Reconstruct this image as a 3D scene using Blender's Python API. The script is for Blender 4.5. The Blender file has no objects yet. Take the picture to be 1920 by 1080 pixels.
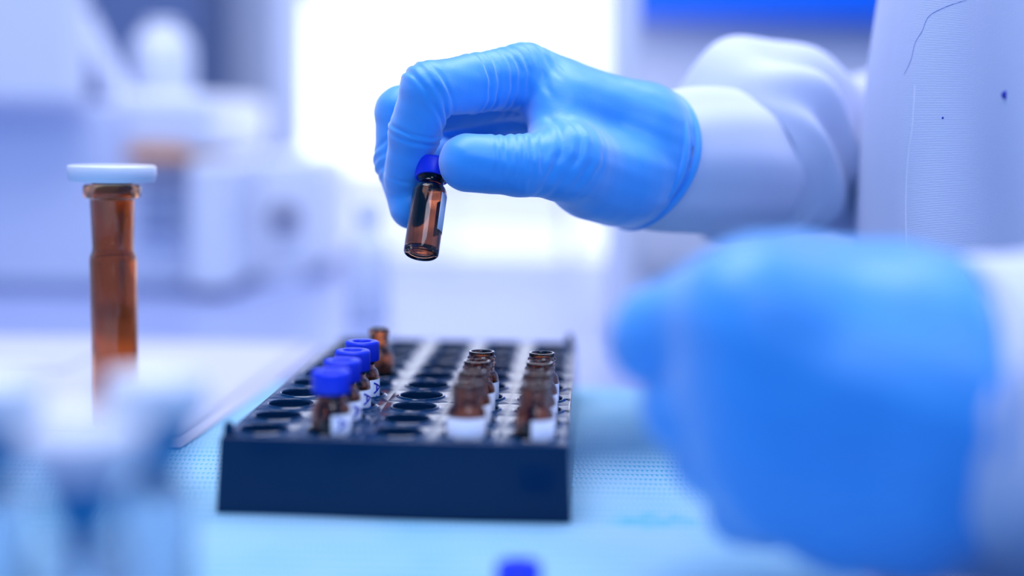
import bpy, bmesh, math, random
import numpy as np
from mathutils import Vector, Matrix
from mathutils.bvhtree import BVHTree

random.seed(7); np.random.seed(7)
SC = bpy.context.scene
COL = SC.collection
S = 0.001                                  # all lengths below are millimetres
F = 2667.0                                 # focal length in pixels of the 1920 wide frame (50 mm on 36 mm)

# ------------------------------------------------------------------ camera
CAM_H, PITCH, ROLL = 112.8, math.radians(6.56), math.radians(0.83)
C0 = np.array([0.0, 0.0, CAM_H])
_r = np.array([1.0, 0, 0]); FW = np.array([0, math.cos(PITCH), -math.sin(PITCH)])
_u = np.array([0, math.sin(PITCH), math.cos(PITCH)])
RT = math.cos(ROLL) * _r + math.sin(ROLL) * _u
UP = -math.sin(ROLL) * _r + math.cos(ROLL) * _u

cam = bpy.data.cameras.new('camera')
cam.sensor_width = 36.0; cam.lens = 36.0 * F / 1920.0
cam.clip_start = 0.01; cam.clip_end = 50
cam.dof.use_dof = True
cam.dof.focus_distance = 0.468
cam.dof.aperture_fstop = 50.0 / 22.0
cam.dof.aperture_blades = 0
cam_ob = bpy.data.objects.new('camera', cam)
M = Matrix(((RT[0], UP[0], -FW[0], 0), (RT[1], UP[1], -FW[1], 0), (RT[2], UP[2], -FW[2], CAM_H * S), (0, 0, 0, 1)))
cam_ob.matrix_world = M
COL.objects.link(cam_ob); SC.camera = cam_ob

# ------------------------------------------------------------------ light and exposure
vs = SC.view_settings
vs.view_transform = 'Standard'; vs.look = 'None'; vs.gamma = 1.0; vs.use_curve_mapping = False
vs.exposure = -0.08
world = bpy.data.worlds.new('lab_ambient'); SC.world = world
world.use_nodes = True
bg = world.node_tree.nodes['Background']
bg.inputs['Color'].default_value = (0.03, 0.29, 1.0, 1); bg.inputs['Strength'].default_value = 0.52

def area(name, loc, target, sx, sy, power, col):
    l = bpy.data.lights.new(name, 'AREA'); l.shape = 'RECTANGLE'; l.size = sx * S; l.size_y = sy * S
    l.energy = power; l.color = col
    o = bpy.data.objects.new(name, l); COL.objects.link(o)
    o.location = Vector(loc) * S
    o.rotation_euler = (Vector(target) - Vector(loc)).to_track_quat('-Z', 'Y').to_euler()
    return o
# two ceiling luminaires: a broad one above the back of the bench, a long narrow one over the photographer
area('ceiling_light', (-60, 640, 1150), (-40, 620, 0), 1300, 700, 20.5, (0.84, 0.85, 1.0))
area('ceiling_strip_light', (275, -450, 1050), (-40, 560, 100), 650, 500, 6.3, (0.60, 0.74, 1.0))

# ------------------------------------------------------------------ helpers
def PX(x, y, d):
    return C0 + d * (FW + RT * (x - 960) / F + UP * (540 - y) / F)
def ray(x, y):
    v = FW + RT * (x - 960) / F + UP * (540 - y) / F
    return v / np.linalg.norm(v)
def TB(x, y, z=0.0):
    v = ray(x, y); t = (z - CAM_H) / v[2]
    return C0 + t * v

MATS = {}
def mat(name, col, rough=0.5, metal=0.0, trans=0.0, ior=1.45, spec=0.5, emit=None, estr=0.0, coat=0.0, sheen=0.0, sss=0.0):
    m = bpy.data.materials.new(name); m.use_nodes = True
    b = m.node_tree.nodes['Principled BSDF']
    b.inputs['Base Color'].default_value = (*col, 1); b.inputs['Roughness'].default_value = rough
    b.inputs['Metallic'].default_value = metal; b.inputs['Transmission Weight'].default_value = trans
    b.inputs['IOR'].default_value = ior; b.inputs['Specular IOR Level'].default_value = spec
    b.inputs['Coat Weight'].default_value = coat; b.inputs['Sheen Weight'].default_value = sheen
    if emit: b.inputs['Emission Color'].default_value = (*emit, 1); b.inputs['Emission Strength'].default_value = estr
    if sss:
        b.inputs['Subsurface Weight'].default_value = sss; b.inputs['Subsurface Scale'].default_value = 0.004
        b.inputs['Subsurface Radius'].default_value = (0.3, 0.6, 1.0)
    MATS[name] = m
    return m
def nodes(m): return m.node_tree.nodes, m.node_tree.links, m.node_tree.nodes['Principled BSDF']
def noise_bump(m, scale, strength, dist=0.001, detail=3):
    N, L, b = nodes(m)
    tc = N.new('ShaderNodeTexCoord'); nz = N.new('ShaderNodeTexNoise'); bp = N.new('ShaderNodeBump')
    nz.inputs['Scale'].default_value = scale; nz.inputs['Detail'].default_value = detail
    bp.inputs['Strength'].default_value = strength; bp.inputs['Distance'].default_value = dist
    L.new(tc.outputs['Object'], nz.inputs['Vector']); L.new(nz.outputs['Fac'], bp.inputs['Height']); L.new(bp.outputs['Normal'], b.inputs['Normal'])
    return nz, bp

mat('glove', (0.045, 0.40, 0.95), 0.42, spec=0.6, sheen=0.85); noise_bump(MATS['glove'], 900, 0.12, 0.0004)
mat('coat', (0.70, 0.74, 0.90), 0.85, spec=0.2)
mat('coat_seam', (0.84, 0.86, 0.95), 0.85, spec=0.2)
mat('thread', (0.22, 0.27, 0.62), 0.8)
mat('ink', (0.03, 0.05, 0.45), 0.6)
mat('rack', (0.002, 0.03, 0.085), 0.14, spec=0.18); noise_bump(MATS['rack'], 120, 0.05, 0.0012, 1)
mat('rack_rim', (0.002, 0.03, 0.085), 0.10, spec=0.6)
mat('amber', (0.55, 0.29, 0.18), 0.02, trans=1.0, ior=1.5)
mat('amber_dark', (0.70, 0.31, 0.13), 0.03, trans=1.0, ior=1.5)
mat('cap_blue', (0.012, 0.045, 0.80), 0.38, spec=0.45); noise_bump(MATS['cap_blue'], 700, 0.06, 0.0004)
mat('septum', (0.008, 0.02, 0.42), 0.6)
mat('label_paper', (0.80, 0.84, 0.95), 0.7)
mat('pen', (0.02, 0.05, 0.62), 0.6)
mat('paper', (0.62, 0.62, 0.72), 0.8)
mat('print', (0.30, 0.33, 0.55), 0.8)
mat('white_plastic', (0.82, 0.85, 0.93), 0.4); noise_bump(MATS['white_plastic'], 60, 0.05)
mat('bright_plastic', (0.93, 0.94, 0.97), 0.4)
mat('cool_plastic', (0.74, 0.78, 0.92), 0.45); noise_bump(MATS['cool_plastic'], 60, 0.05)
mat('stopper_blue', (0.0, 0.23, 0.46), 0.4)
mat('milky', (0.85, 0.92, 1.0), 0.12, trans=0.85, ior=1.35)
mat('grey_plastic', (0.30, 0.37, 0.58), 0.5)
mat('slate_plastic', (0.13, 0.19, 0.36), 0.5)
mat('dark_knob', (0.06, 0.07, 0.20), 0.45)
mat('orange_plastic', (0.78, 0.36, 0.12), 0.5)
mat('blue_panel', (0.0, 0.17, 1.0), 0.4)
mat('wall_paint', (0.78, 0.80, 0.90), 0.8); noise_bump(MATS['wall_paint'], 40, 0.1)
mat('bench_top', (0.30, 0.36, 0.60), 0.35); noise_bump(MATS['bench_top'], 300, 0.05)
mat('bench_body', (0.45, 0.50, 0.65), 0.5)
mat('floor_vinyl', (0.08, 0.11, 0.20), 0.5); noise_bump(MATS['floor_vinyl'], 20, 0.1)
mat('fill_glow_a', (0.8, 0.82, 0.9), 0.5, emit=(0.90, 0.91, 1.0), estr=0.62)  # dimmer glow for the added panels below the window
mat('fill_glow_b', (0.8, 0.82, 0.9), 0.5, emit=(0.96, 0.98, 1.0), estr=0.85)  # stronger glow for the added panels below and beside the window
mat('window_glow', (0.9, 0.9, 0.95), 0.5, emit=(0.97, 0.98, 1.0), estr=1.5)

# coat: fine horizontal weave
N, L, b = nodes(MATS['coat'])
tc = N.new('ShaderNodeTexCoord'); wv = N.new('ShaderNodeTexWave'); wv.wave_type = 'BANDS'; wv.bands_direction = 'Z'
wv.inputs['Scale'].default_value = 560; wv.inputs['Distortion'].default_value = 1.2; wv.inputs['Detail'].default_value = 1; wv.inputs['Detail Scale'].default_value = 2
nz = N.new('ShaderNodeTexNoise'); nz.inputs['Scale'].default_value = 1400; nz.inputs['Detail'].default_value = 2
mx = N.new('ShaderNodeMath'); mx.operation = 'ADD'
bp = N.new('ShaderNodeBump'); bp.inputs['Strength'].default_value = 0.25; bp.inputs['Distance'].default_value = 0.0002
L.new(tc.outputs['Object'], wv.inputs['Vector']); L.new(tc.outputs['Object'], nz.inputs['Vector'])
L.new(wv.outputs['Fac'], mx.inputs[0]); L.new(nz.outputs['Fac'], mx.inputs[1]); L.new(mx.outputs[0], bp.inputs['Height']); L.new(bp.outputs['Normal'], b.inputs['Normal'])

# bench pad: white knit over cyan, a teal stain
m = mat('pad', (0.6, 0.8, 0.95), 0.8, spec=0.2)
N, L, b = nodes(m)
tc = N.new('ShaderNodeTexCoord'); sp = N.new('ShaderNodeSeparateXYZ'); L.new(tc.outputs['Object'], sp.inputs[0])
def mth(op, a, c=None):
    n = N.new('ShaderNodeMath'); n.operation = op
    for i, v in enumerate((a, c)):
        if v is None: continue
        if isinstance(v, (int, float)): n.inputs[i].default_value = v
        else: L.new(v, n.inputs[i])
    return n.outputs[0]
row = mth('SINE', mth('MULTIPLY', sp.outputs['Y'], 2 * math.pi / 0.0060))
stg = mth('MULTIPLY', mth('SINE', mth('MULTIPLY', sp.outputs['Y'], math.pi / 0.0060)), 2.4)
dot = mth('SINE', mth('ADD', mth('MULTIPLY', sp.outputs['X'], 2 * math.pi / 0.0016), stg))
pat = mth('ADD', mth('MULTIPLY', row, 0.62), mth('MULTIPLY', dot, 0.38))
nz = N.new('ShaderNodeTexNoise'); nz.inputs['Scale'].default_value = 30; L.new(tc.outputs['Object'], nz.inputs['Vector'])
pat2 = mth('ADD', pat, mth('MULTIPLY', mth('SUBTRACT', nz.outputs['Fac'], 0.5), 1.2))
cr = N.new('ShaderNodeValToRGB'); L.new(mth('ADD', mth('MULTIPLY', pat2, 0.5), 0.5), cr.inputs[0])
cr.color_ramp.elements[0].position = 0.02; cr.color_ramp.elements[0].color = (0.05, 0.40, 0.58, 1)
cr.color_ramp.elements[1].position = 0.42; cr.color_ramp.elements[1].color = (0.36, 0.60, 0.76, 1)
# stain of its own irregular shape
st = TB(1215, 975)
dx = mth('DIVIDE', mth('SUBTRACT', sp.outputs['X'], float(st[0]) * S), 0.021)
dy = mth('DIVIDE', mth('SUBTRACT', sp.outputs['Y'], float(st[1]) * S), 0.011)
rr = mth('ADD', mth('MULTIPLY', dx, dx), mth('MULTIPLY', dy, dy))
nz2 = N.new('ShaderNodeTexNoise'); nz2.inputs['Scale'].default_value = 160; nz2.inputs['Detail'].default_value = 4; L.new(tc.outputs['Object'], nz2.inputs['Vector'])
fac = mth('SUBTRACT', mth('MULTIPLY', nz2.outputs['Fac'], 2.2), mth('ADD', rr, 0.55))
cl = N.new('ShaderNodeClamp'); L.new(fac, cl.inputs[0])
mixc = N.new('ShaderNodeMix'); mixc.data_type = 'RGBA'
L.new(cl.outputs[0], mixc.inputs[0]); L.new(cr.outputs[0], mixc.inputs[6]); mixc.inputs[7].default_value = (0.02, 0.45, 0.50, 1)
L.new(mixc.outputs[2], b.inputs['Base Color'])
bp = N.new('ShaderNodeBump'); bp.inputs['Strength'].default_value = 0.5; bp.inputs['Distance'].default_value = 0.0006
L.new(pat, bp.inputs['Height']); L.new(bp.outputs['Normal'], b.inputs['Normal'])

# ---- mesh building
def mesh(name, v, f, m, smooth=True):
    me = bpy.data.meshes.new(name)
    me.from_pydata([tuple(np.asarray(p, float) * S) for p in v], [], [tuple(int(i) for i in q) for q in f])
    if smooth: me.polygons.foreach_set('use_smooth', [True] * len(me.polygons))
    me.materials.append(MATS[m]); me.update()
    return me
def obj(name, me, parent=None, loc=None, rot=None):
    o = bpy.data.objects.new(name, me); COL.objects.link(o)
    if parent is not None: o.parent = parent
    if loc is not None: o.location = Vector([float(c) for c in loc]) * S
    if rot is not None: o.rotation_euler = rot
    return o
def tag(o, label=None, cat=None, group=None, kind=None):
    if label: o['label'] = label
    if cat: o['category'] = cat
    if group: o['group'] = group
    if kind: o['kind'] = kind
    return o
def thing(name, label, cat, loc=(0, 0, 0), rot=None, group=None):
    return tag(obj(name, None, None, loc, rot), label, cat, group)

def lathe(prof, seg=40, close=False):
    v, f = [], []
    idx = []
    for r, z in prof:
        if r < 1e-6:
            idx.append([len(v)]); v.append((0, 0, z))
        else:
            idx.append(list(range(len(v), len(v) + seg)))
            v += [(r * math.cos(2 * math.pi * i / seg), r * math.sin(2 * math.pi * i / seg), z) for i in range(seg)]
    pairs = list(zip(idx[:-1], idx[1:]))
    if close: pairs.append((idx[-1], idx[0]))
    for a, c in pairs:
        for i in range(seg):
            j = (i + 1) % seg
            if len(a) == 1 and len(c) == 1: continue
            if len(a) == 1: f.append((a[0], c[j], c[i]))
            elif len(c) == 1: f.append((a[i], a[j], c[0]))
            else: f.append((a[i], a[j], c[j], c[i]))
    return v, f
def box(x0, x1, y0, y1, z0, z1, bev=0.0, seg=2):
    bm = bmesh.new()
    bmesh.ops.create_cube(bm, size=1)
    for p in bm.verts:
        p.co = Vector((x0 + (p.co.x + .5) * (x1 - x0), y0 + (p.co.y + .5) * (y1 - y0), z0 + (p.co.z + .5) * (z1 - z0)))
    if bev: bmesh.ops.bevel(bm, geom=list(bm.edges), offset=bev, segments=seg, affect='EDGES', profile=0.5)
    bm.verts.index_update()
    v = [tuple(p.co) for p in bm.verts]; f = [tuple(q.index for q in fc.verts) for fc in bm.faces]
    bm.free()
    return v, f
def join(*parts):
    v, f = [], []
    for pv, pf in parts:
        k = len(v); v += list(pv); f += [tuple(i + k for i in q) for q in pf]
    return v, f
def tube(pts, rad, seg=8, closed=False):
    pts = [np.asarray(p, float) for p in pts]; n = len(pts)
    rads = rad if hasattr(rad, '__len__') else [rad] * n
    v, f = [], []
    prev = None
    for i in range(n):
        a = pts[(i - 1) % n] if (closed or i > 0) else pts[i]; c = pts[(i + 1) % n] if (closed or i < n - 1) else pts[i]
        t = (c - a) / (np.linalg.norm(c - a) + 1e-9)
        if prev is None:
            ref = np.array([0, 0, 1.0]) if abs(t[2]) < .9 else np.array([1.0, 0, 0])
        else: ref = prev
        n1 = ref - t * (ref @ t); n1 /= np.linalg.norm(n1); n2 = np.cross(t, n1); prev = n1
        for k in range(seg):
            an = 2 * math.pi * k / seg
            v.append(pts[i] + rads[i] * (math.cos(an) * n1 + math.sin(an) * n2))
    for i in range(n if closed else n - 1):
        j = (i + 1) % n
        for k in range(seg):
            l = (k + 1) % seg
            f.append((i * seg + k, i * seg + l, j * seg + l, j * seg + k))
    if not closed:
        f.append(tuple(reversed(range(seg)))); f.append(tuple(range((n - 1) * seg, n * seg)))
    return v, f
def spline(P, n):
    P = np.asarray(P, float); k = len(P)
    out = []
    for i in range(n):
        t = i / (n - 1) * (k - 1); a = min(int(t), k - 2); u = t - a
        p0 = P[max(a - 1, 0)]; p1 = P[a]; p2 = P[a + 1]; p3 = P[min(a + 2, k - 1)]
        out.append(0.5 * ((2 * p1) + (-p0 + p2) * u + (2 * p0 - 5 * p1 + 4 * p2 - p3) * u * u + (-p0 + 3 * p1 - 3 * p2 + p3) * u ** 3))
    return np.array(out)

# ---- implicit surfaces (for the gloved hands)
def cone(P, a, b, ra, rb):
    a = np.asarray(a, float); b = np.asarray(b, float); d = b - a
    t = np.clip(((P - a) @ d) / (d @ d), 0, 1)
    q = P - a - t[..., None] * d
    return np.sqrt((q * q).sum(-1)) - (ra + (rb - ra) * t)
def smin(a, b, k):
    h = np.clip(0.5 + 0.5 * (b - a) / k, 0, 1)
    return b + (a - b) * h - k * h * (1 - h)
def nets(fun, lo, hi, h):
    lo = np.asarray(lo, float); hi = np.asarray(hi, float)
    n = np.ceil((hi - lo) / h).astype(int) + 1
    ax = [lo[i] + h * np.arange(n[i]) for i in range(3)]
    V = np.empty(n, np.float32)
    for i in range(0, n[0], 16):
        G = np.stack(np.meshgrid(ax[0][i:i + 16], ax[1], ax[2], indexing='ij'), -1)
        V[i:i + 16] = fun(G)
    ins = V < 0
    nc = n - 1
    cnt = np.zeros(nc, np.int8)
    for dx in (0, 1):
        for dy in (0, 1):
            for dz in (0, 1):
                cnt += ins[dx:dx + nc[0], dy:dy + nc[1], dz:dz + nc[2]]
    act = (cnt > 0) & (cnt < 8)
    cells = np.argwhere(act); idm = -np.ones(nc, np.int64); idm[act] = np.arange(len(cells))
    acc = np.zeros((len(cells), 3)); num = np.zeros(len(cells))
    cor = [(x, y, z) for x in (0, 1) for y in (0, 1) for z in (0, 1)]
    for a in cor:
        for k in range(3):
            if a[k]: continue
            c = list(a); c[k] = 1
            va = V[cells[:, 0] + a[0], cells[:, 1] + a[1], cells[:, 2] + a[2]]
            vb = V[cells[:, 0] + c[0], cells[:, 1] + c[1], cells[:, 2] + c[2]]
            x = (va < 0) != (vb < 0)
            t = np.where(x, va / np.where(x, va - vb, 1), 0)
            p = np.tile(np.array(a, float), (len(cells), 1)); p[:, k] += t
            acc[x] += p[x]; num[x] += 1
    verts = lo + h * (cells + acc / num[:, None])
    faces = []
    for k in range(3):
        u, w = (k + 1) % 3, (k + 2) % 3
        sl0 = [slice(None)] * 3; sl1 = [slice(None)] * 3
        sl0[k] = slice(0, n[k] - 1); sl1[k] = slice(1, n[k])
        A = ins[tuple(sl0)]; B = ins[tuple(sl1)]
        e = np.argwhere(A != B)
        e = e[(e[:, u] > 0) & (e[:, w] > 0) & (e[:, u] < nc[u]) & (e[:, w] < nc[w])]
        sgn = A[e[:, 0], e[:, 1], e[:, 2]]
        def at(du, dw):
            c = e.copy(); c[:, u] += du; c[:, w] += dw
            return idm[c[:, 0], c[:, 1], c[:, 2]]
        q = np.stack([at(-1, -1), at(0, -1), at(0, 0), at(-1, 0)], 1)
        q = q[(q >= 0).all(1) | True]
        q[~sgn] = q[~sgn][:, ::-1]
        faces.append(q)
    return verts, np.concatenate(faces)
def np_mesh(name, v, f, m):
    me = bpy.data.meshes.new(name)
    me.from_pydata((np.asarray(v) * S).tolist(), [], np.asarray(f).tolist())
    me.polygons.foreach_set('use_smooth', [True] * len(me.polygons))
    me.materials.append(MATS[m]); me.update()
    return me
def vnormals(v, f):
    v = np.asarray(v); f = np.asarray(f)
    fn = np.cross(v[f[:, 2]] - v[f[:, 0]], v[f[:, 3]] - v[f[:, 1]])
    n = np.zeros_like(v)
    for k in range(4): np.add.at(n, f[:, k], fn)
    return n / (np.linalg.norm(n, axis=1)[:, None] + 1e-9)
def wob(p, s, seed):
    a = p * s
    return (np.sin(a[:, 0] * 1.3 + seed) * np.cos(a[:, 1] * 1.1 + 2 * seed) + np.sin(a[:, 2] * 1.7 + 3 * seed + a[:, 0] * .6)) * 0.5

# ------------------------------------------------------------------ room shell
BT = -1.2                                                           # bench top surface; the pad's top is z = 0
tag(obj('floor', mesh('floor', *box(-4000, 4000, -4000, 4000, -900, -880), 'floor_vinyl', False)), kind='structure')
tag(obj('wall_back', mesh('wall_back', *box(-1800, 1500, 2200, 2260, -880, 1500), 'wall_paint', False)), kind='structure')
tag(obj('wall_left', mesh('wall_left', *box(-1800, -1740, -900, 2200, -880, 1500), 'wall_paint', False)), kind='structure')

# lit window behind the hand: frame, mullion, glowing pane
WY = 1250.0
def wx(x, d=WY): return float(PX(x, 300, d)[0])
def wz(y, d=WY): return float(PX(820, y, d)[2])
win = obj('window_1', mesh('window_1', *box(wx(578), wx(1062), WY, WY + 6, wz(318), wz(6)), 'window_glow', False)); tag(win, kind='structure')
fr = join(box(wx(578) - 26, wx(578), WY - 14, WY + 16, wz(345), wz(6) + 26, 2), box(wx(1062), wx(1062) + 5, WY - 14, WY + 16, wz(345), wz(6) + 26, 2),
          box(wx(578), wx(1062), WY - 14, WY + 16, wz(6), wz(6) + 26, 2), box(wx(578), wx(1062), WY - 22, WY + 16, wz(318) - 5, wz(318), 1))
obj('pane', mesh('pane', *box(wx(1062) + 6, wx(1172), WY - 2, WY + 4, BT, wz(6) + 120), 'fill_glow_b', False), win)  # added glowing panel to whiten the pale band right of the window
tag(obj('window_frame', mesh('window_frame', *fr, 'cool_plastic', False), win))

# added glowing panels that brighten the pale area below the window
low_fill = obj('lower_glow_fill', mesh('lower_glow_fill', *box(wx(562), wx(842), WY, WY + 6, BT, wz(318) - 6), 'fill_glow_a', False)); tag(low_fill, kind='structure')
obj('pane', mesh('pane', *box(wx(848), wx(1062), WY - 2, WY + 4, BT, wz(430)), 'fill_glow_b', False), low_fill)
obj('pane', mesh('pane', *box(wx(848), wx(1062), WY - 2, WY + 4, wz(424), wz(318) - 6), 'fill_glow_a', False), low_fill)

# ------------------------------------------------------------------ bench
EDGE = 96.0
bench = thing('lab_bench', 'blue-grey laboratory bench carrying the rack, papers and instruments', 'bench', (0, 0, -880))
obj('worktop', mesh('worktop', *box(-1300, EDGE, 60, 1500, 850, 880 + BT, 3), 'bench_top', False), bench)
obj('cabinet_body', mesh('cabinet_body', *box(-1280, EDGE - 40, 100, 1480, 90, 850), 'bench_body', False), bench)
obj('plinth', mesh('plinth', *box(-1260, EDGE - 70, 140, 1460, 0, 90), 'grey_plastic', False), bench)

# bench pad with real ridges
xs = np.linspace(-260, EDGE - 6, 40); ys = np.arange(225, 610, 0.825)
V = []; Fc = []
for j, y in enumerate(ys):
    for x in xs:
        V.append((x, y, -0.25 - 0.25 * math.sin(2 * math.pi * y / 6.0 + 0.3 * math.sin(x / 17)) + 0.12 * math.sin(x / 23 + y / 31)))
nx = len(xs)
for j in range(len(ys) - 1):
    for i in range(nx - 1): Fc.append((j * nx + i, j * nx + i + 1, (j + 1) * nx + i + 1, (j + 1) * nx + i))
pb = box(xs[0], xs[-1], ys[0], ys[-1], BT, -0.62)
tag(obj('bench_pad', mesh('bench_pad', *join((V, Fc), pb), 'pad')), 'pale cyan woven absorbent pad under the vial rack, with a teal stain', 'bench pad')

# papers on the left
def sheet(name, label, c, z, m='paper', curl=0.0):
    c = [np.asarray(p, float)[:2] for p in c]
    n = 14; v = []; f = []
    for lay in (0, 1):
        for j in range(n):
            for i in range(n):
                a, b_ = i / (n - 1), j / (n - 1)
                p = (1 - a) * (1 - b_) * c[0] + a * (1 - b_) * c[1] + a * b_ * c[2] + (1 - a) * b_ * c[3]
                v.append((p[0], p[1], z + 0.15 * lay + curl * (a ** 4 * .6 + (b_ ** 3) * .5) * (1 + .3 * math.sin(7 * a + 3 * b_))))
    for lay in (0, 1):
        for j in range(n - 1):
            for i in range(n - 1):
                q = [lay * n * n + k for k in (j * n + i, j * n + i + 1, (j + 1) * n + i + 1, (j + 1) * n + i)]
                f.append(q if lay else q[::-1])
    bd = [i for i in range(n)] + [j * n + n - 1 for j in range(1, n)] + [(n - 1) * n + i for i in range(n - 2, -1, -1)] + [j * n for j in range(n - 2, 0, -1)]
    for k in range(len(bd)):
        a, b_ = bd[k], bd[(k + 1) % len(bd)]; f.append((a, b_, b_ + n * n, a + n * n))
    return tag(obj(name, mesh(name, v, f, m)), label, 'paper', 'white papers left of the rack')
sheet('paper_sheet', 'lower white paper sheet, its front edge showing below the top sheet', (TB(-330, 826), TB(338, 840), TB(615, 652), TB(40, 648)), 0.25)
sheet('paper_sheet', 'upper white paper sheet beside the amber flask, left of rack', (TB(-330, 806), TB(333, 820), TB(585, 648), TB(60, 634)), 0.75, curl=0.25)
sheet('paper_sheet', 'white paper sheet farthest back at the left frame edge', (TB(-330, 700), TB(120, 700), TB(250, 637), TB(-200, 632)), 1.2, curl=0.2)

# ------------------------------------------------------------------ vial rack
YAW = 0.0535; RX0, RY0 = -72.7, 412.5; CP, RP, RH = 20.0, 19.09, 22.25
rack = thing('vial_rack', 'dark navy plastic vial rack with fifty round wells', 'rack', (RX0, RY0, 0), (0, 0, -YAW))
ax0, ax1, by0, by1 = -10.2, 4 * CP + 10.2, -11.1, 9 * RP + 11.1
DISH = 0.20                                                         # the plate sinks between the wells
v, f = [], []
SEGW = 32
for i in range(5):
    for j in range(10):
        cx, cy = i * CP, j * RP
        k = len(v)
        for s in range(SEGW):
            an = 2 * math.pi * s / SEGW + math.pi / SEGW
            ca, sa = math.cos(an), math.sin(an)
            t = 1 / max(abs(ca) / (CP / 2), abs(sa) / (RP / 2))
            v.append((cx + ca * t, cy + sa * t, RH - DISH)); v.append((cx + 8.5 * ca, cy + 8.5 * sa, RH))
        for s in range(SEGW):
            t = (s + 1) % SEGW
            f.append((k + 2 * s, k + 2 * t, k + 2 * t + 1, k + 2 * s + 1))
        # close the four cell corners
        for sx, sy in ((1, 1), (-1, 1), (-1, -1), (1, -1)):
            best = sorted(range(SEGW), key=lambda s: abs(v[k + 2 * s][0] - cx - sx * CP / 2) + abs(v[k + 2 * s][1] - cy - sy * RP / 2))[:2]
            c = len(v); v.append((cx + sx * CP / 2, cy + sy * RP / 2, RH - DISH)); f.append((k + 2 * best[0], k + 2 * best[1], c))
def strip(a0, a1, b0, b1):
    k = len(v); v.extend([(a0, b0, RH - DISH), (a1, b0, RH - DISH), (a1, b1, RH - DISH), (a0, b1, RH - DISH)]); f.append((k, k + 1, k + 2, k + 3))
strip(ax0 + 1, -CP / 2, by0 + 1, by1 - 1); strip(4 * CP + CP / 2, ax1 - 1, by0 + 1, by1 - 1)
strip(-CP / 2, 4 * CP + CP / 2, by0 + 1, -RP / 2); strip(-CP / 2, 4 * CP + CP / 2, 9 * RP + RP / 2, by1 - 1)
rings = []
for off, z in ((-1.0, RH - DISH), (-0.8, RH - .1), (-0.45, RH), (-0.1, RH - 0.35), (0.0, RH - 0.9), (1.0, 0.3), (0.8, 0.0)):
    k = len(v); v.extend([(ax0 - off, by0 - off, z), (ax1 + off, by0 - off, z), (ax1 + off, by1 + off, z), (ax0 - off, by1 + off, z)]); rings.append(k)
for a, c in zip(rings[:-1], rings[1:]):
    for s in range(4): t = (s + 1) % 4; f.append((a + s, c + s, c + t, a + t))
k = rings[-1]; f.append((k, k + 3, k + 2, k + 1))
obj('rack_body', mesh('rack_body', v, f, 'rack', False), rack)
wellm = mesh('well', *lathe([(8.5, 0), (8.2, .04), (7.95, .2), (7.7, .42), (7.4, .5), (7.15, .42), (7.0, .15), (6.95, -.5), (6.8, -16), (0, -16)], 36), 'rack_rim')
for j in range(10):
    for i in range(5): obj('well', wellm, rack, (i * CP, j * RP, RH))
pegm = mesh('peg', *lathe([(1.7, 0), (1.55, 2.2), (1.25, 3.4), (.7, 4.1), (0, 4.3)], 16), 'rack')
obj('peg', pegm, rack, (ax0 + 2.0, by0 + 2.4, RH)); obj('peg', pegm, rack, (ax1 - 2.6, by1 - 3, RH))
tickm = mesh('row_mark', *box(-1.3, 1.3, -.22, .22, 0, .25), 'rack', False)
for j in range(10): obj('row_mark', tickm, rack, (ax1 - 1.9, j * RP + 1.0, RH))

# ------------------------------------------------------------------ vials
def rk(i, j, z):
    a, b_ = i * CP, j * RP
    return np.array([RX0 + a * math.cos(YAW) + b_ * math.sin(YAW), RY0 - a * math.sin(YAW) + b_ * math.cos(YAW), z])
body_prof = [(0, .25), (3.6, .25), (4.3, 0), (5.1, .1), (5.6, .55), (5.75, 1.2), (5.75, 22.2), (5.6, 23.2), (5.2, 24.1), (4.6, 24.8), (4.3, 25.2), (4.2, 26.2),
             (4.25, 26.9), (4.75, 27.3), (4.75, 27.8), (4.3, 28.2), (4.25, 28.8), (4.7, 29.2), (4.7, 29.7), (4.25, 30.1), (4.2, 30.8), (4.35, 31.2), (4.2, 31.5),
             (3.6, 31.55), (3.3, 31.3), (3.2, 30.6), (3.2, 25.6), (3.6, 24.6), (4.4, 23.6), (4.8, 22.3), (4.85, 3.0), (4.5, 2.0), (3.4, 1.6), (0, 1.7)]
vial_me = mesh('vial_body', *lathe(body_prof, 48), 'amber')
kn = []
cap_prof = [(4.85, 27.6), (5.55, 27.6), (5.68, 27.9), (5.65, 33.1), (5.55, 33.7), (5.2, 34.0), (3.3, 34.0), (3.0, 33.8), (2.95, 32.9), (2.9, 32.4), (4.7, 32.2), (4.8, 31.9)]
cv, cf = lathe(cap_prof, 96)
cv = [((x * (1 + (0.010 if (abs(math.hypot(x, y) - 5.66) < .06 and (int(round(math.degrees(math.atan2(y, x)) / 3.75)) % 2)) else 0))),
       (y * (1 + (0.010 if (abs(math.hypot(x, y) - 5.66) < .06 and (int(round(math.degrees(math.atan2(y, x)) / 3.75)) % 2)) else 0))), z) for x, y, z in cv]
cap_me = mesh('screw_cap', cv, cf, 'cap_blue')
sept_me = mesh('septum', *lathe([(0, 32.85), (2.0, 32.8), (3.2, 32.75), (3.2, 31.8), (0, 31.8)], 32), 'septum')
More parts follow.
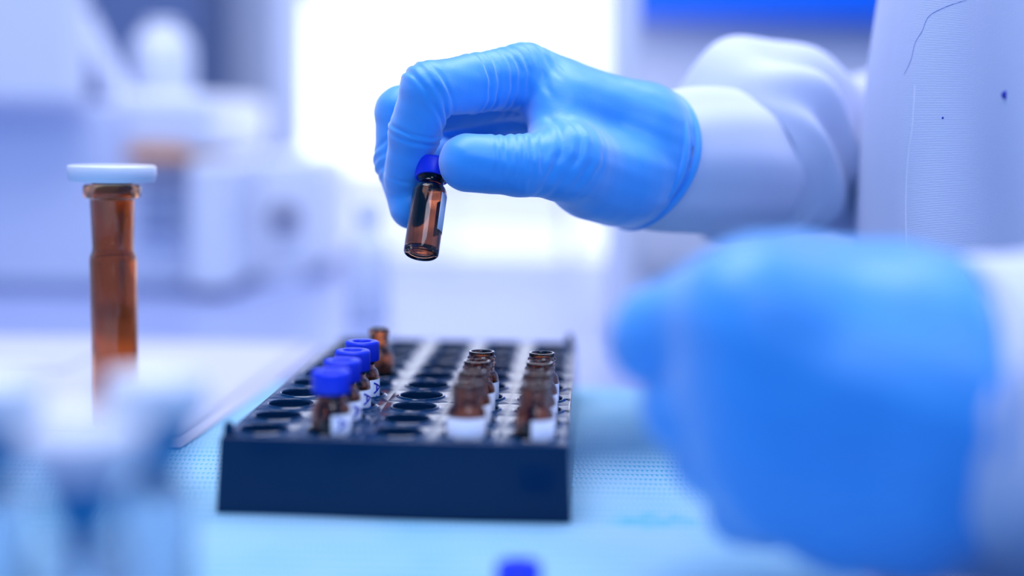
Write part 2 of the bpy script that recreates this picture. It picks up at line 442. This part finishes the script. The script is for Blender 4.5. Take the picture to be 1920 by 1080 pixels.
def arc_patch(r, a0, a1, z0, z1, th=.08, n=20):
    v, f = [], []
    for rr_ in (r, r + th):
        for i in range(n + 1):
            a = math.radians(a0 + (a1 - a0) * i / n)
            for z in (z0, z1): v.append((rr_ * math.cos(a), rr_ * math.sin(a), z))
    o2 = 2 * (n + 1)
    for i in range(n):
        f.append((o2 + 2 * i, o2 + 2 * i + 2, o2 + 2 * i + 3, o2 + 2 * i + 1)); f.append((2 * i + 1, 2 * i + 3, 2 * i + 2, 2 * i))
        f.append((2 * i + 1, o2 + 2 * i + 1, o2 + 2 * i + 3, 2 * i + 3)); f.append((2 * i, 2 * i + 2, o2 + 2 * i + 2, o2 + 2 * i))
    f.append((0, o2, o2 + 1, 1)); k = 2 * n; f.append((k, k + 1, o2 + k + 1, o2 + k))
    return v, f
label_me = mesh('paper_label', *arc_patch(5.8, 0, 150, 8.5, 21.6), 'label_paper')
label_narrow = mesh('paper_label', *arc_patch(5.8, 0, 100, 8.5, 21.6), 'label_paper')
# handwriting: strokes in (x along reading direction, y up) turned to read downwards on the label
GL = {'A': [[(0, 0), (.45, 1), (.95, 0)], [(.18, .38), (.8, .36)]], '2': [[(0, .8), (.3, 1), (.6, .8), (.5, .5), (0, 0), (.7, .02)]],
      '3': [[(0, .95), (.55, .95), (.25, .55), (.6, .3), (.3, 0), (0, .1)]], '1': [[(.1, .75), (.35, 1), (.35, 0)]], '4': [[(.45, 0), (.5, 1), (0, .35), (.75, .33)]]}
def writing(text, ang, ztop, size, r=5.95):
    parts = []; x0 = 0
    for ch in text:
        for s in GL[ch]:
            pts = []
            dense = []
            for (p, q) in zip(s[:-1], s[1:]):
                for t in np.linspace(0, 1, 5)[:-1]: dense.append((p[0] + (q[0] - p[0]) * t, p[1] + (q[1] - p[1]) * t))
            dense.append(s[-1])
            for gx, gy in dense:
                z = ztop - (x0 + gx) * size
                a = math.radians(ang) + (gy - .5) * size / r
                pts.append((r * math.cos(a), r * math.sin(a), z))
            parts.append(tube(pts, 0.28, 6))
        x0 += 1.25
    return join(*parts)
# the first copy is also the pattern for the others
def vial(label, loc, face, capped=True, text=None, name='sample_vial', group=None, lab='wide', rot=None, liquid=False):
    t = thing(name, label, 'vial', loc, rot, group)
    obj('vial_body', vial_me, t)
    if capped:
        c = obj('screw_cap', cap_me, t); obj('septum', sept_me, c)
    if lab:
        l = obj('paper_label', label_me if lab == 'wide' else label_narrow, t, None, (0, 0, math.radians(face)))
        if text: obj('handwriting', mesh('handwriting', *writing(text, 33, 20.6, 3.6), 'pen'), l)
    return t
VZ = 6.4
ords = ['front', 'second', 'third', 'fourth']
G1 = 'blue-capped vials standing in the rack'; G2 = 'open amber vials standing in the rack'
tx = ['A1', 'A2', 'A3', 'A4']
nm1 = ['amber vial with blue screw cap nearest the rack front edge', 'second blue-capped amber vial from the rack front edge',
       'third blue-capped amber vial from the front, blue letter on its label', 'rearmost of the four blue-capped amber vials in the rack']
for j in range(4):
    vial(nm1[j], rk(1, j, VZ), [-82, -66, -62, -58][j], True, tx[j], group=G1)
for i, side in ((3, 'middle row, left of the right-hand row'), (4, 'right-hand row along the rack edge')):
    for j in range(4):
        first = ['front', 'second', 'third', 'rearmost'][j]
        vial('%s open amber vial of the %s' % (first, side), rk(i, j, VZ), ([-165, -150, -120, -110] if i == 3 else [-100, -95, -90, -80])[j], False, None, group=G2, lab='wide' if i == 3 else 'narrow')
# narrow amber bottle in the sixth well
nb = thing('narrow_vial', 'narrow-necked amber vial without cap behind the blue-capped vials', 'vial', rk(1, 5, VZ))
obj('vial_body', mesh('narrow_vial', *lathe([(0, .2), (3.8, 0), (4.9, .4), (5.2, 1.2), (5.2, 22.5), (4.9, 23.8), (4.0, 25), (3.4, 26), (3.3, 30), (3.7, 30.4), (3.9, 31.2), (3.9, 32.4), (3.5, 32.9), (2.6, 32.9), (2.4, 32),
                                             (2.4, 26), (3.6, 24), (4.4, 22.4), (4.4, 2.4), (3.2, 1.6), (0, 1.6)], 40), 'amber'), nb)
# held vial
pb_, pt_ = PX(789, 479, 462.5), PX(815, 296, 475)
axis = Vector(pt_ - pb_).normalized()
q = Vector((0, 0, 1)).rotation_difference(axis)
hv = vial('amber vial with blue cap pinched between gloved thumb and fingers', pb_, -42, True, None, lab='narrow', rot=q.to_euler())
hv['label'] = 'amber vial with blue cap pinched between gloved thumb and fingers'

# loose cap on the pad in front
lc = thing('screw_cap', 'loose blue screw cap lying on the pad in front of the rack', 'cap', TB(972, 1104, 0.0) * [1, 1, 0] + [0, 0, 0.05])
obj('cap_shell', cap_me, lc, (0, 0, -27.6)); obj('septum', sept_me, lc, (0, 0, -27.6))

# ------------------------------------------------------------------ amber flask with white stopper
fl0 = PX(210, 345, 497); fl = thing('amber_flask', 'tall amber glass flask with a flat white stopper on the papers', 'flask', (fl0[0], fl0[1], 3.2))
hz = fl0[2] - 3.2
prof = [(0, 0), (6.5, 0), (7.6, .5), (8.1, 1.6), (8.15, hz - 27), (7.95, hz - 25.2), (7.3, hz - 23.8), (7.1, hz - 22.6), (7.7, hz - 5.5), (7.9, hz - 5.2), (9.4, hz - 4.7), (9.9, hz - 4), (9.9, hz - 1), (9.5, hz - .3), (8.8, hz),
        (7.3, hz), (6.9, hz - .6), (5.9, hz - 22), (6.2, hz - 24), (6.9, hz - 26.5), (6.95, 3.2), (6.2, 2.0), (0, 1.8)]
obj('flask_body', mesh('flask_body', *lathe(prof, 48), 'amber_dark'), fl)
stp = [(0, hz - 3), (6.2, hz - 3), (6.5, hz - .2), (6.6, hz + .9), (14.6, hz + .9), (14.8, hz + 1.3), (14.8, hz + 2.0), (15.0, hz + 2.4), (15.1, hz + 2.7), (15.1, hz + 6.0), (14.7, hz + 6.4), (0, hz + 6.4)]
obj('stopper', mesh('stopper', *lathe(stp, 48), 'white_plastic'), fl)

# ------------------------------------------------------------------ foreground tubes with flared white stoppers
tube_b = mesh('tube_body', *lathe([(0, 0), (6.5, 0), (7.4, .8), (7.5, 2), (7.5, 36), (7.0, 38), (4.6, 39.4), (3.9, 40), (3.6, 41), (3.0, 41), (3.0, 39.6), (6.4, 37), (6.6, 35), (6.6, 2.6), (0, 1.6)], 40), 'milky')
tube_s = mesh('flared_stopper', *lathe([(0, 36), (3.2, 36), (3.6, 41), (5.0, 42.5), (8.6, 53.2), (0, 53.2)], 40), 'stopper_blue')
tube_r = mesh('stopper_rim', *lathe([(0, 53.2), (9.0, 53.2), (10.2, 53.8), (10.4, 54.6), (10.4, 60.4), (10.0, 61.2), (7.6, 61.4), (7.0, 60.4), (0, 60)], 40), 'bright_plastic')
for lab_, x, y, d in (('white flared stopper on milky tube, nearest of the blurred foreground tubes', 152, 806, 243), ('blurred milky tube with flared white stopper right of its neighbours, before the amber flask', 290, 748, 288),
                      ('blurred milky tube with flared stopper cut by the left frame edge', -22, 745, 282)):
    p = PX(x, y, d)
    t = thing('stoppered_tube', lab_, 'tube', (p[0], p[1], 0.1), (random.uniform(-.02, .02), 0, 0), 'blurred tubes in the left foreground')
    obj('tube_body', tube_b, t); k_ = obj('flared_stopper', tube_s, t); obj('stopper_rim', tube_r, k_)

# ------------------------------------------------------------------ person: gloved hands and lab coat
person = thing('person', 'person in white lab coat and blue gloves lifting a vial above the rack', 'person', (265, 520, -880))
PB = np.array([265.0, 520.0, -880.0])

# right hand (far hand, thumb towards the camera)
J = {k: PX(*p) for k, p in dict(
    im=(985, 142, 492), ip=(803, 169, 468), idp=(777, 250, 474), it=(760, 338, 482),
    mm=(992, 165, 512), mp=(753, 210, 490), md=(747, 300, 490), mt=(770, 390, 483),
    rm=(1005, 200, 530), rp=(790, 236, 520), rd=(805, 300, 518), rt=(862, 300, 508),
    lm=(1020, 245, 546), lp=(885, 262, 540), ld=(890, 300, 530), lt=(925, 302, 520),
    iw=(1205, 236, 500), mw=(1205, 245, 515), rw=(1205, 275, 528), lw=(1205, 310, 535),
    tc=(1178, 330, 492), tm=(1072, 306, 474), ti=(978, 311, 465), tt=(877, 305, 464),
    th=(1100, 336, 488), tw=(1150, 338, 494), hw=(1190, 352, 512), web=(1055, 205, 488), web2=(1040, 260, 482)).items()}
def fingers(P, spec):
    d = None
    for pts, rad in spec:
        e = None
        for a, c, ra, rb in zip(pts[:-1], pts[1:], rad[:-1], rad[1:]):
            x = cone(P, a, c, ra, rb); e = x if e is None else smin(e, x, 1.6)
        d = e if d is None else smin(d, e, 0.8)
    return d
wn = np.array([0.79, 0.56, -0.24]); wn /= np.linalg.norm(wn)          # direction of the forearm
wc = PX(1206, 298, 509)
def right_hand(P):
    fg = fingers(P, [([J['im'], J['ip'], J['idp'], J['it']], (10.6, 9.3, 8.5, 7.2)), ([J['mm'], J['mp'], J['md'], J['mt']], (10.4, 9.0, 8.3, 7.0)),
                     ([J['rm'], J['rp'], J['rd'], J['rt']], (10, 8.6, 7.8, 6.8)), ([J['lm'], J['lp'], J['ld'], J['lt']], (9, 7.8, 7, 6.2))])
    pm = None
    for a, c, ra, rb in (('im', 'iw', 11, 13.2), ('mm', 'mw', 11, 13.5), ('rm', 'rw', 10.5, 14), ('lm', 'lw', 10, 14), ('tc', 'lw', 14, 14), ('hw', 'iw', 14.5, 13), ('th', 'lw', 12, 14), ('web', 'iw', 10.5, 12)):
        x = cone(P, J[a], J[c], ra, rb); pm = x if pm is None else smin(pm, x, 7)
    x = cone(P, wc, wc + wn * 30, 24.5, 24.5); pm = smin(pm, x, 6)
    th = cone(P, J['tt'], J['ti'], 9.5, 10.0)
    th = smin(th, cone(P, J['ti'], J['tm'], 10.0, 12.6), 2)
    th = smin(th, cone(P, J['tm'], J['tw'], 12.6, 14.6), 5)
    th = smin(th, cone(P, J['web2'], J['web'], 8.5, 9), 8)
    d = smin(pm, th, 9)
    d = smin(d, fg, 4)
    cut = (P - wc) @ wn - 1.0
    return np.maximum(d, cut)
pts = np.array(list(J.values()))
v, f = nets(right_hand, pts.min(0) - 20, pts.max(0) + [22, 20, 20], 0.64)
n = vnormals(v, f)
def crease(v, disp, p, ax_, offs, amp, wid, reach, seed, facing=None):
    ax_ = np.asarray(ax_) / np.linalg.norm(ax_)
    d = v - p; t = d @ ax_
    rad = np.linalg.norm(d - t[:, None] * ax_, axis=1)
    mask = np.exp(-np.maximum(rad - reach, 0) ** 2 / 6.0)
    if facing is not None:
        fv = np.asarray(facing) / np.linalg.norm(facing); mask = mask * np.clip(((d @ fv) / reach + 0.35), 0, 1)
    tt = t + 0.9 * wob(v, .16, seed) + 0.35 * wob(v, .5, seed + 2)
    for i, o_ in enumerate(offs):
        loc = 0.6 + 0.4 * wob(v, .25, seed + 5 + i)
        disp -= amp * mask * loc * np.exp(-((tt - o_) / wid) ** 2)
        disp += 0.6 * amp * mask * loc * np.exp(-((tt - o_ - 2.0 * wid) / (1.4 * wid)) ** 2)
    return disp
disp = np.zeros(len(v))
crease(v, disp, J['im'] * .62 + J['ip'] * .38, J['ip'] - J['im'], (-8, -5, -2, 3.2, 7), 0.85, .7, 11, 1)
crease(v, disp, J['ip'], (J['ip'] - J['im']) / 30 + (J['ip'] - J['idp']) / -18, (-3, 0, 3), 0.65, .7, 11, 2)
crease(v, disp, J['idp'], J['it'] - J['idp'], (-3, 0), 0.65, .7, 10, 3)
crease(v, disp, J['it'], J['it'] - J['idp'], (-2,), 0.4, .8, 9, 8)
crease(v, disp, J['ti'], J['tt'] - J['ti'], (-6, -3, 0, 2.5, 6, 9), 0.5, .7, 11, 4, UP * .7 - FW)
crease(v, disp, J['tm'] * .7 + J['ti'] * .3, J['ti'] - J['tm'] + np.array([0, 0, 8]), (-8, -3.5, 1, 6), 0.7, 1.0, 13, 5, UP * .7 - FW)
crease(v, disp, J['md'], J['mt'] - J['md'], (-4, 0, 4), 0.5, .8, 10, 6)
crease(v, disp, J['im'] + [2, 0, -4], (J['ip'] - J['im']), (-4, 0, 4), 0.55, 1.0, 14, 7)
disp += 0.22 * wob(v, .22, 9) + 0.10 * wob(v, .6, 11)
v = v + n * disp[:, None]
g1 = obj('glove', np_mesh('glove', v - PB, f, 'glove'), person); g1['label'] = 'thin blue nitrile glove pinching the vial'
# rolled bead and fold of the cuff
t1 = np.cross(wn, [0, 0, 1.0]); t1 /= np.linalg.norm(t1); t2 = np.cross(t1, wn)
if t2[2] < 0: t2 = -t2
def ring(c, ra, rb, wv_, seed, tilt=0.0):
    out = []
    for i in range(72):
        a = 2 * math.pi * i / 72
        k = 1 + wv_ * math.sin(3 * a + seed) * .5 + wv_ * math.sin(5 * a + 2 * seed) * .3
        out.append(c + t1 * math.cos(a) * ra * k + t2 * math.sin(a) * rb * k + wn * (1.2 * math.sin(2 * a + seed) + tilt * math.sin(a)))
    return out
obj('glove_cuff', np_mesh('glove_cuff', np.array(tube(ring(wc + wn * 1.0, 25.2, 24.8, .015, 1), 1.5, 12, True)[0]) - PB, np.array(tube(ring(wc + wn * 1.0, 25.2, 24.8, .015, 1), 1.5, 12, True)[1]), 'glove'), g1)
tb = tube(ring(wc - wn * 3.6, 24.8, 24.3, .02, 2.2, 1.2), 1.2, 12, True)
obj('cuff_fold', np_mesh('cuff_fold', np.array(tb[0]) - PB, np.array(tb[1]), 'glove'), g1)

# left hand (near fist)
K = {k: PX(*p) for k, p in dict(
    im=(1400, 590, 322), ip=(1228, 636, 334), idp=(1290, 690, 352), it=(1380, 700, 356),
    mm=(1405, 705, 318), mp=(1288, 764, 330), md=(1330, 800, 350), mt=(1420, 800, 355),
    rm=(1425, 815, 318), rp=(1342, 862, 330), rd=(1380, 890, 350), rt=(1460, 890, 352),
    lm=(1460, 915, 322), lp=(1398, 950, 332), ld=(1430, 965, 348), lt=(1490, 965, 350),
    iw=(1720, 640, 332), mw=(1725, 720, 325), rw=(1725, 800, 325), lw=(1720, 880, 328),
    tc=(1660, 592, 346), tm=(1475, 545, 352), ti=(1380, 560, 360), tt=(1290, 610, 362), ia=(1240, 625, 336), ib=(1400, 560, 338), b1=(1680, 940, 326), b2=(1590, 960, 326)).items()}
fn_ = np.array([1.0, 0.05, 0.0]); fn_ /= np.linalg.norm(fn_)
fc = PX(1784, 775, 332)
def left_hand(P):
    fg = fingers(P, [([K['im'], K['ip'], K['idp'], K['it']], (12.5, 10.6, 9.5, 8)), ([K['mm'], K['mp'], K['md'], K['mt']], (12.5, 10.4, 9.3, 8)),
                     ([K['rm'], K['rp'], K['rd'], K['rt']], (12, 10, 9, 7.8)), ([K['lm'], K['lp'], K['ld'], K['lt']], (11, 9.2, 8.2, 7))])
    pm = None
    for a, c, ra, rb in (('im', 'iw', 14, 17), ('mm', 'mw', 14, 20), ('rm', 'rw', 13, 20), ('lm', 'lw', 12, 20), ('b2', 'b1', 14, 18), ('tc', 'iw', 15, 17), ('tm', 'tc', 11.5, 14.5), ('im', 'tm', 12, 11)):
        x = cone(P, K[a], K[c], ra, rb); pm = x if pm is None else smin(pm, x, 14)
    x = cone(P, fc, fc + fn_ * 30, 33, 33); pm = smin(pm, x, 8)
    pm = smin(pm, cone(P, K['ia'], K['ib'], 10.5, 14), 10)
    th = smin(cone(P, K['tm'], K['ti'], 11.5, 10), cone(P, K['ti'], K['tt'], 10, 8.5), 2)
    d = smin(smin(pm, th, 6), fg, 4)
    return np.maximum(d, (P - fc) @ fn_ - 1.0)
pts = np.array(list(K.values()))
v, f = nets(left_hand, pts.min(0) - [18, 45, 30], np.array([fc[0] + 4, pts[:, 1].max() + 24, pts[:, 2].max() + 22]), 1.0)
n = vnormals(v, f)
v = v + n * (0.5 * wob(v, .12, 3) + 0.2 * wob(v, .3, 5))[:, None]
g2 = obj('glove', np_mesh('glove', v - PB, f, 'glove'), person); g2['label'] = 'out-of-focus blue glove closed in a fist'
rg = []
for i in range(64):
    a = 2 * math.pi * i / 64
    rg.append(fc + np.array([0.3 * math.sin(3 * a), 33.6 * math.cos(a), 33.6 * math.sin(a)]))
tb = tube(rg, 1.4, 10, True)
obj('glove_cuff', np_mesh('glove_cuff', np.array(tb[0]) - PB, np.array(tb[1]), 'glove'), g2)

# lab coat: torso
def torso_pt(a, z):
    """a: angle around, z height (mm)"""
    h = (z - 100) / 100.0
    lx = 128 + 3.2 * max(h, 0) ** 2 * 3.4 + 2.0 * max(-h, 0) ** 2 * 1.2
    rx = 275 - lx; ry = 118
    e = 0.92
    c, s = math.cos(a), math.sin(a)
    x = 275 + rx * math.copysign(abs(c) ** e, c); y = 515 + ry * math.copysign(abs(s) ** e, s)
    # soft drapery
    fold = 5.0 * math.sin(11 * a + z / 48.0 + .6) * (0.35 + 0.65 * math.sin(2 * a + z / 140.0) ** 2) + 1.6 * math.sin(17 * a - z / 31.0 + 1) * math.cos(z / 90.0) ** 2
    w = min(1, max(0, (abs(math.atan2(math.sin(a - math.pi), math.cos(a - math.pi))) - 0.12) / 0.3))
    x += c * fold * w; y += s * fold * w
    return (x, y, z)
zs = np.arange(-420, 520, 4.0); NA = 220
v, f = [], []
for z in zs:
    tp = min(1, max(0, (520 - z) / 200)) ** .35
    for k in range(NA):
        p = torso_pt(2 * math.pi * k / NA, z); v.append((275 + (p[0] - 275) * tp, 515 + (p[1] - 515) * tp, z))
for j in range(len(zs) - 1):
    for k in range(NA): l = (k + 1) % NA; f.append((j * NA + k, j * NA + l, (j + 1) * NA + l, (j + 1) * NA + k))
f.append(tuple(range((len(zs) - 1) * NA, len(zs) * NA))); f.append(tuple(reversed(range(NA))))
coat = obj('lab_coat', mesh('lab_coat', np.array(v) - PB, f, 'coat'), person)
bv = BVHTree.FromPolygons([Vector(p) for p in v], [q for q in f if len(q) == 4])
def hit(x, y, lift=0.15):
    d = ray(x, y); loc, nn, idx, dist = bv.ray_cast(Vector(C0), Vector(d))
    return np.array(loc) - d * lift
th_ = [hit(x, y, .1) for x, y in spline([(1812, 0), (1775, 12), (1742, 30), (1729, 58), (1716, 80), (1708, 112), (1695, 140)], 40)]
tb = tube(th_, 0.06, 6); obj('loose_thread', np_mesh('loose_thread', np.array(tb[0]) - PB, np.array(tb[1][:-2]), 'thread'), coat)
sm = [hit(x, y, -.28) for x, y in spline([(1716, 160), (1711, 240), (1703, 300), (1699, 380), (1700, 470)], 30)]
tb = tube(sm, 0.36, 8); obj('seam', np_mesh('seam', np.array(tb[0]) - PB, np.array(tb[1][:-2]), 'coat_seam'), coat)
for x, y, r in ((1886, 178, 1.35), (1768, 221, .4)):
    c = hit(x, y, 0.0); vv, ff = lathe([(0, .25), (r * .6, .22), (r, .05), (r, -.4), (0, -.4)], 20)
    nrm = Vector(-ray(x, y)); qq = Vector((0, 0, 1)).rotation_difference(nrm)
    obj('ink_spot', mesh('ink_spot', [tuple(Vector(p)) for p in vv], ff, 'ink'), coat, c - PB, qq.to_euler())

# sleeves
def sleeve(name, path, rads, folds, label=None, nseg=120, na=96):
    P = spline(path, nseg); R = spline([(r, r2, 0) for r, r2 in rads], nseg)
    v, f = [], []
    for i in range(nseg):
        a_ = P[max(i - 1, 0)]; c_ = P[min(i + 1, nseg - 1)]; t = (c_ - a_) / np.linalg.norm(c_ - a_)
        ref = np.array([0, 0, 1.0]) if abs(t[2]) < .85 else np.array([1.0, 0, 0])
        n1 = np.cross(t, ref); n1 /= np.linalg.norm(n1); n2 = np.cross(n1, t)
        for k in range(na):
            an = 2 * math.pi * k / na
            d = folds(i / (nseg - 1), an)
            v.append(P[i] + n1 * math.cos(an) * (R[i][0] + d) + n2 * math.sin(an) * (R[i][1] + d))
    for i in range(nseg - 1):
        for k in range(na): l = (k + 1) % na; f.append((i * na + k, i * na + l, (i + 1) * na + l, (i + 1) * na + k))
    o = obj(name, np_mesh(name, np.array(v) - PB, np.array(f), 'coat'), person)
    md = o.modifiers.new('thickness', 'SOLIDIFY'); md.thickness = 0.0008; md.offset = -1
    if label: o['label'] = label
    return o
# far sleeve: knitted cuff, then rumpled sleeve going behind the torso
def cuff_f(u, a): return 0.5 * math.sin(4 * a + 3 * u) + 0.3 * math.sin(9 * a + 2)
sleeve('sleeve_cuff', [wc - wn * 1.0, wc + wn * 5, PX(1300, 300, 522), PX(1362, 303, 540), PX(1404, 306, 552)], [(21.5, 21.5), (23.3, 23.3), (25, 25.5), (25.5, 26), (25, 26)], cuff_f, nseg=40)
def sl_f(u, a):
    w = min(1, u * 9)
    d = 1.6 * math.sin(3 * a + 16 * u + .8) + 1.3 * math.sin(5 * a - 23 * u + 1.0) + 0.9 * math.sin(7 * a + 34 * u)
    for a0, a1, u0, u1, amp, wd in ((65, -60, .05, .34, 6.0, 17), (40, -70, .02, .20, 4.0, 13), (110, 10, .10, .40, 3.5, 15)):
        t = (u - u0) / (u1 - u0)
        if -.15 < t < 1.15:
            c = math.radians(a0 + (a1 - a0) * t); q_ = math.degrees(math.atan2(math.sin(a - c), math.cos(a - c)))
            e = math.sin(math.pi * min(1, max(0, (t + .15) / 1.3)))
            d += amp * e * (math.exp(-(q_ / wd) ** 2) - 0.8 * math.exp(-((q_ - 1.9 * wd) / (1.2 * wd)) ** 2))
    return w * d
sleeve('sleeve', [PX(1372, 303, 543), PX(1398, 280, 554), PX(1440, 275, 570), PX(1510, 288, 588), PX(1585, 302, 612), PX(1650, 300, 640), PX(1760, 310, 690), PX(1900, 290, 730), PX(1990, 60, 720), PX(2000, -300, 690), PX(1960, -800, 620)],
       [(26, 26), (34, 39.5), (35, 37), (33, 31.5), (29, 28), (38, 40), (38, 38), (46, 46), (50, 50), (56, 56), (60, 60)], sl_f, nseg=200)
# near sleeve: behind the fist, out of the frame, up to the shoulder
def sn_f(u, a):
    return min(1, u * 8) * (2.2 * math.sin(3 * a + 14 * u) + 1.4 * math.sin(5 * a - 21 * u))
sleeve('sleeve', [fc - fn_ * 1 + [0, 0, -1], fc + fn_ * 6 + [0, 0, -2], fc + fn_ * 40 + [0, 4, -2], fc + fn_ * 110 + [0, 20, 6], fc + fn_ * 180 + [0, 50, 40], fc + fn_ * 200 + [0, 90, 150], fc + fn_ * 180 + [0, 120, 290], fc + fn_ * 150 + [0, 150, 400]],
       [(31, 31), (35.5, 37), (38, 40), (42, 42), (48, 48), (50, 50), (56, 56), (60, 60)], sn_f)

# ------------------------------------------------------------------ background on the bench
def bb(x0, x1, y0, y1, d, depth, bev=2.0, floor=False):
    """box whose front face at distance d spans the given picture columns and rows"""
    a = PX(x0, (y0 + y1) / 2, d); c = PX(x1, (y0 + y1) / 2, d)
    z1 = PX((x0 + x1) / 2, y0, d)[2]; z0 = BT if floor else PX((x0 + x1) / 2, y1, d)[2]
    return a[0], c[0], a[1], a[1] + depth, z0, z1, bev
ana = thing('analyser', 'white laboratory analyser with overhanging head at far left of bench', 'instrument', (-260, 930, BT)); AB = np.array([-260, 930, BT])
def apart(name, vf, m, parent, base, smooth=False): return obj(name, mesh(name, np.array(vf[0]) - base, vf[1], m, smooth), parent)
apart('housing', box(*bb(-260, 356, 188, 540, 930, 260, 4)), 'cool_plastic', ana, AB)
apart('tower', box(*bb(-260, 140, -260, 192, 880, 28, 5)), 'white_plastic', ana, AB)
apart('head', box(*bb(225, 392, 172, 284, 900, 220, 8)), 'white_plastic', ana, AB)
apart('sample_tray', box(*bb(228, 352, 284, 302, 895, 120, 3)), 'orange_plastic', ana, AB)
apart('front_panel', box(*bb(352, 432, 300, 545, 905, 200, 4)), 'white_plastic', ana, AB)
apart('base', box(*bb(-200, 425, 525, 560, 935, 200, 2, True)), 'grey_plastic', ana, AB)
apart('keypad', box(*bb(255, 335, 340, 450, 926, 6, 1)), 'white_plastic', ana, AB)
for r in range(3):
    for c in range(3): apart('button', box(*bb(262 + c * 24, 280 + c * 24, 350 + r * 34, 372 + r * 34, 923, 5, 1)), 'grey_plastic', ana, AB)
s0, s1 = PX(150, 30, 960), PX(232, 190, 960)
apart('strut', tube([s0, s1], 9, 4), 'cool_plastic', ana, AB)
# white bottle on top of the analyser
bp_ = PX(306, 172, 985); bt = thing('wash_bottle', 'white round-shouldered plastic bottle standing on the analyser', 'bottle', bp_)
bh = PX(306, 42, 985)[2] - bp_[2]
obj('bottle_body', mesh('bottle_body', *lathe([(0, 0), (19, 0), (21, 2), (21, bh * .55), (19.5, bh * .72), (15, bh * .85), (10, bh * .9), (10, bh * .92)], 40), 'white_plastic'), bt)
obj('bottle_cap', mesh('bottle_cap', *lathe([(11.5, bh * .9), (11.8, bh * .92), (11.5, bh * .99), (10, bh), (0, bh)], 32), 'white_plastic'), bt)
# dark wall cupboard behind it
cb = thing('wall_cupboard', 'blue-grey cupboard behind the white bottle', 'cupboard', (-420, 1500, BT))
apart('carcass', box(*bb(120, 372, -300, 540, 1500, 200, 4, True)), 'slate_plastic', cb, np.array([-420, 1500, BT]))
# bench instrument with dark knob
ins = thing('bench_instrument', 'pale boxy instrument with one dark round knob beside the analyser', 'instrument', (-150, 1000, BT)); IB = np.array([-150, 1000, BT])
apart('housing', box(*bb(480, 600, 292, 505, 1010, 180, 4)), 'white_plastic', ins, IB)
apart('base', box(*bb(480, 566, 505, 560, 1010, 160, 2, True)), 'cool_plastic', ins, IB)
kp = PX(535, 408, 1002); kv, kf = lathe([(0, 12), (7.5, 12), (9, 10), (9.5, 0), (0, 0)], 24)
obj('knob', mesh('knob', [(x, -z, y) for x, y, z in kv], kf, 'dark_knob'), ins, kp - IB)
# pale lavender bottle
lp = TB(690, 600, BT); lp = lp * [1, 1, 0] + [0, 0, BT]
sb = thing('reagent_bottle', 'pale lavender reagent bottle standing left of the held vial', 'bottle', lp)
obj('bottle_body', mesh('reagent_body', *lathe([(0, 0), (11, 0), (12, 1.5), (12, 40), (10, 48), (6, 53), (5.5, 60)], 32), 'white_plastic'), sb)
obj('bottle_cap', mesh('reagent_cap', *lathe([(6.4, 57), (6.8, 58), (6.8, 68), (6, 69), (0, 69)], 24), 'cool_plastic'), sb)
# white upright between window and wall
po = thing('cabinet_upright', 'tall white cabinet upright right of the lit window', 'upright', (65, 760, BT)); UB = np.array([65, 760, BT])
apart('upright_body', box(*bb(1166, 1200, -500, 640, 760, 60, 3, True)), 'bright_plastic', po, UB)
apart('edge_strip', box(*bb(1156, 1167, -500, 640, 764, 50, 1.5, True)), 'white_plastic', po, UB)
# blue panel on the wall at the right
bpn = thing('blue_wall_panel', 'saturated blue panel on the wall above the far sleeve', 'panel', (300, 1400, 200)); BB_ = np.array([300, 1400, 200])
apart('panel_face', box(*bb(1190, 1900, -420, 34, 1400, 40, 4)), 'blue_panel', bpn, BB_)
apart('panel_back', box(*bb(1150, 1950, -440, 520, 1445, 20, 2)), 'cool_plastic', bpn, BB_)
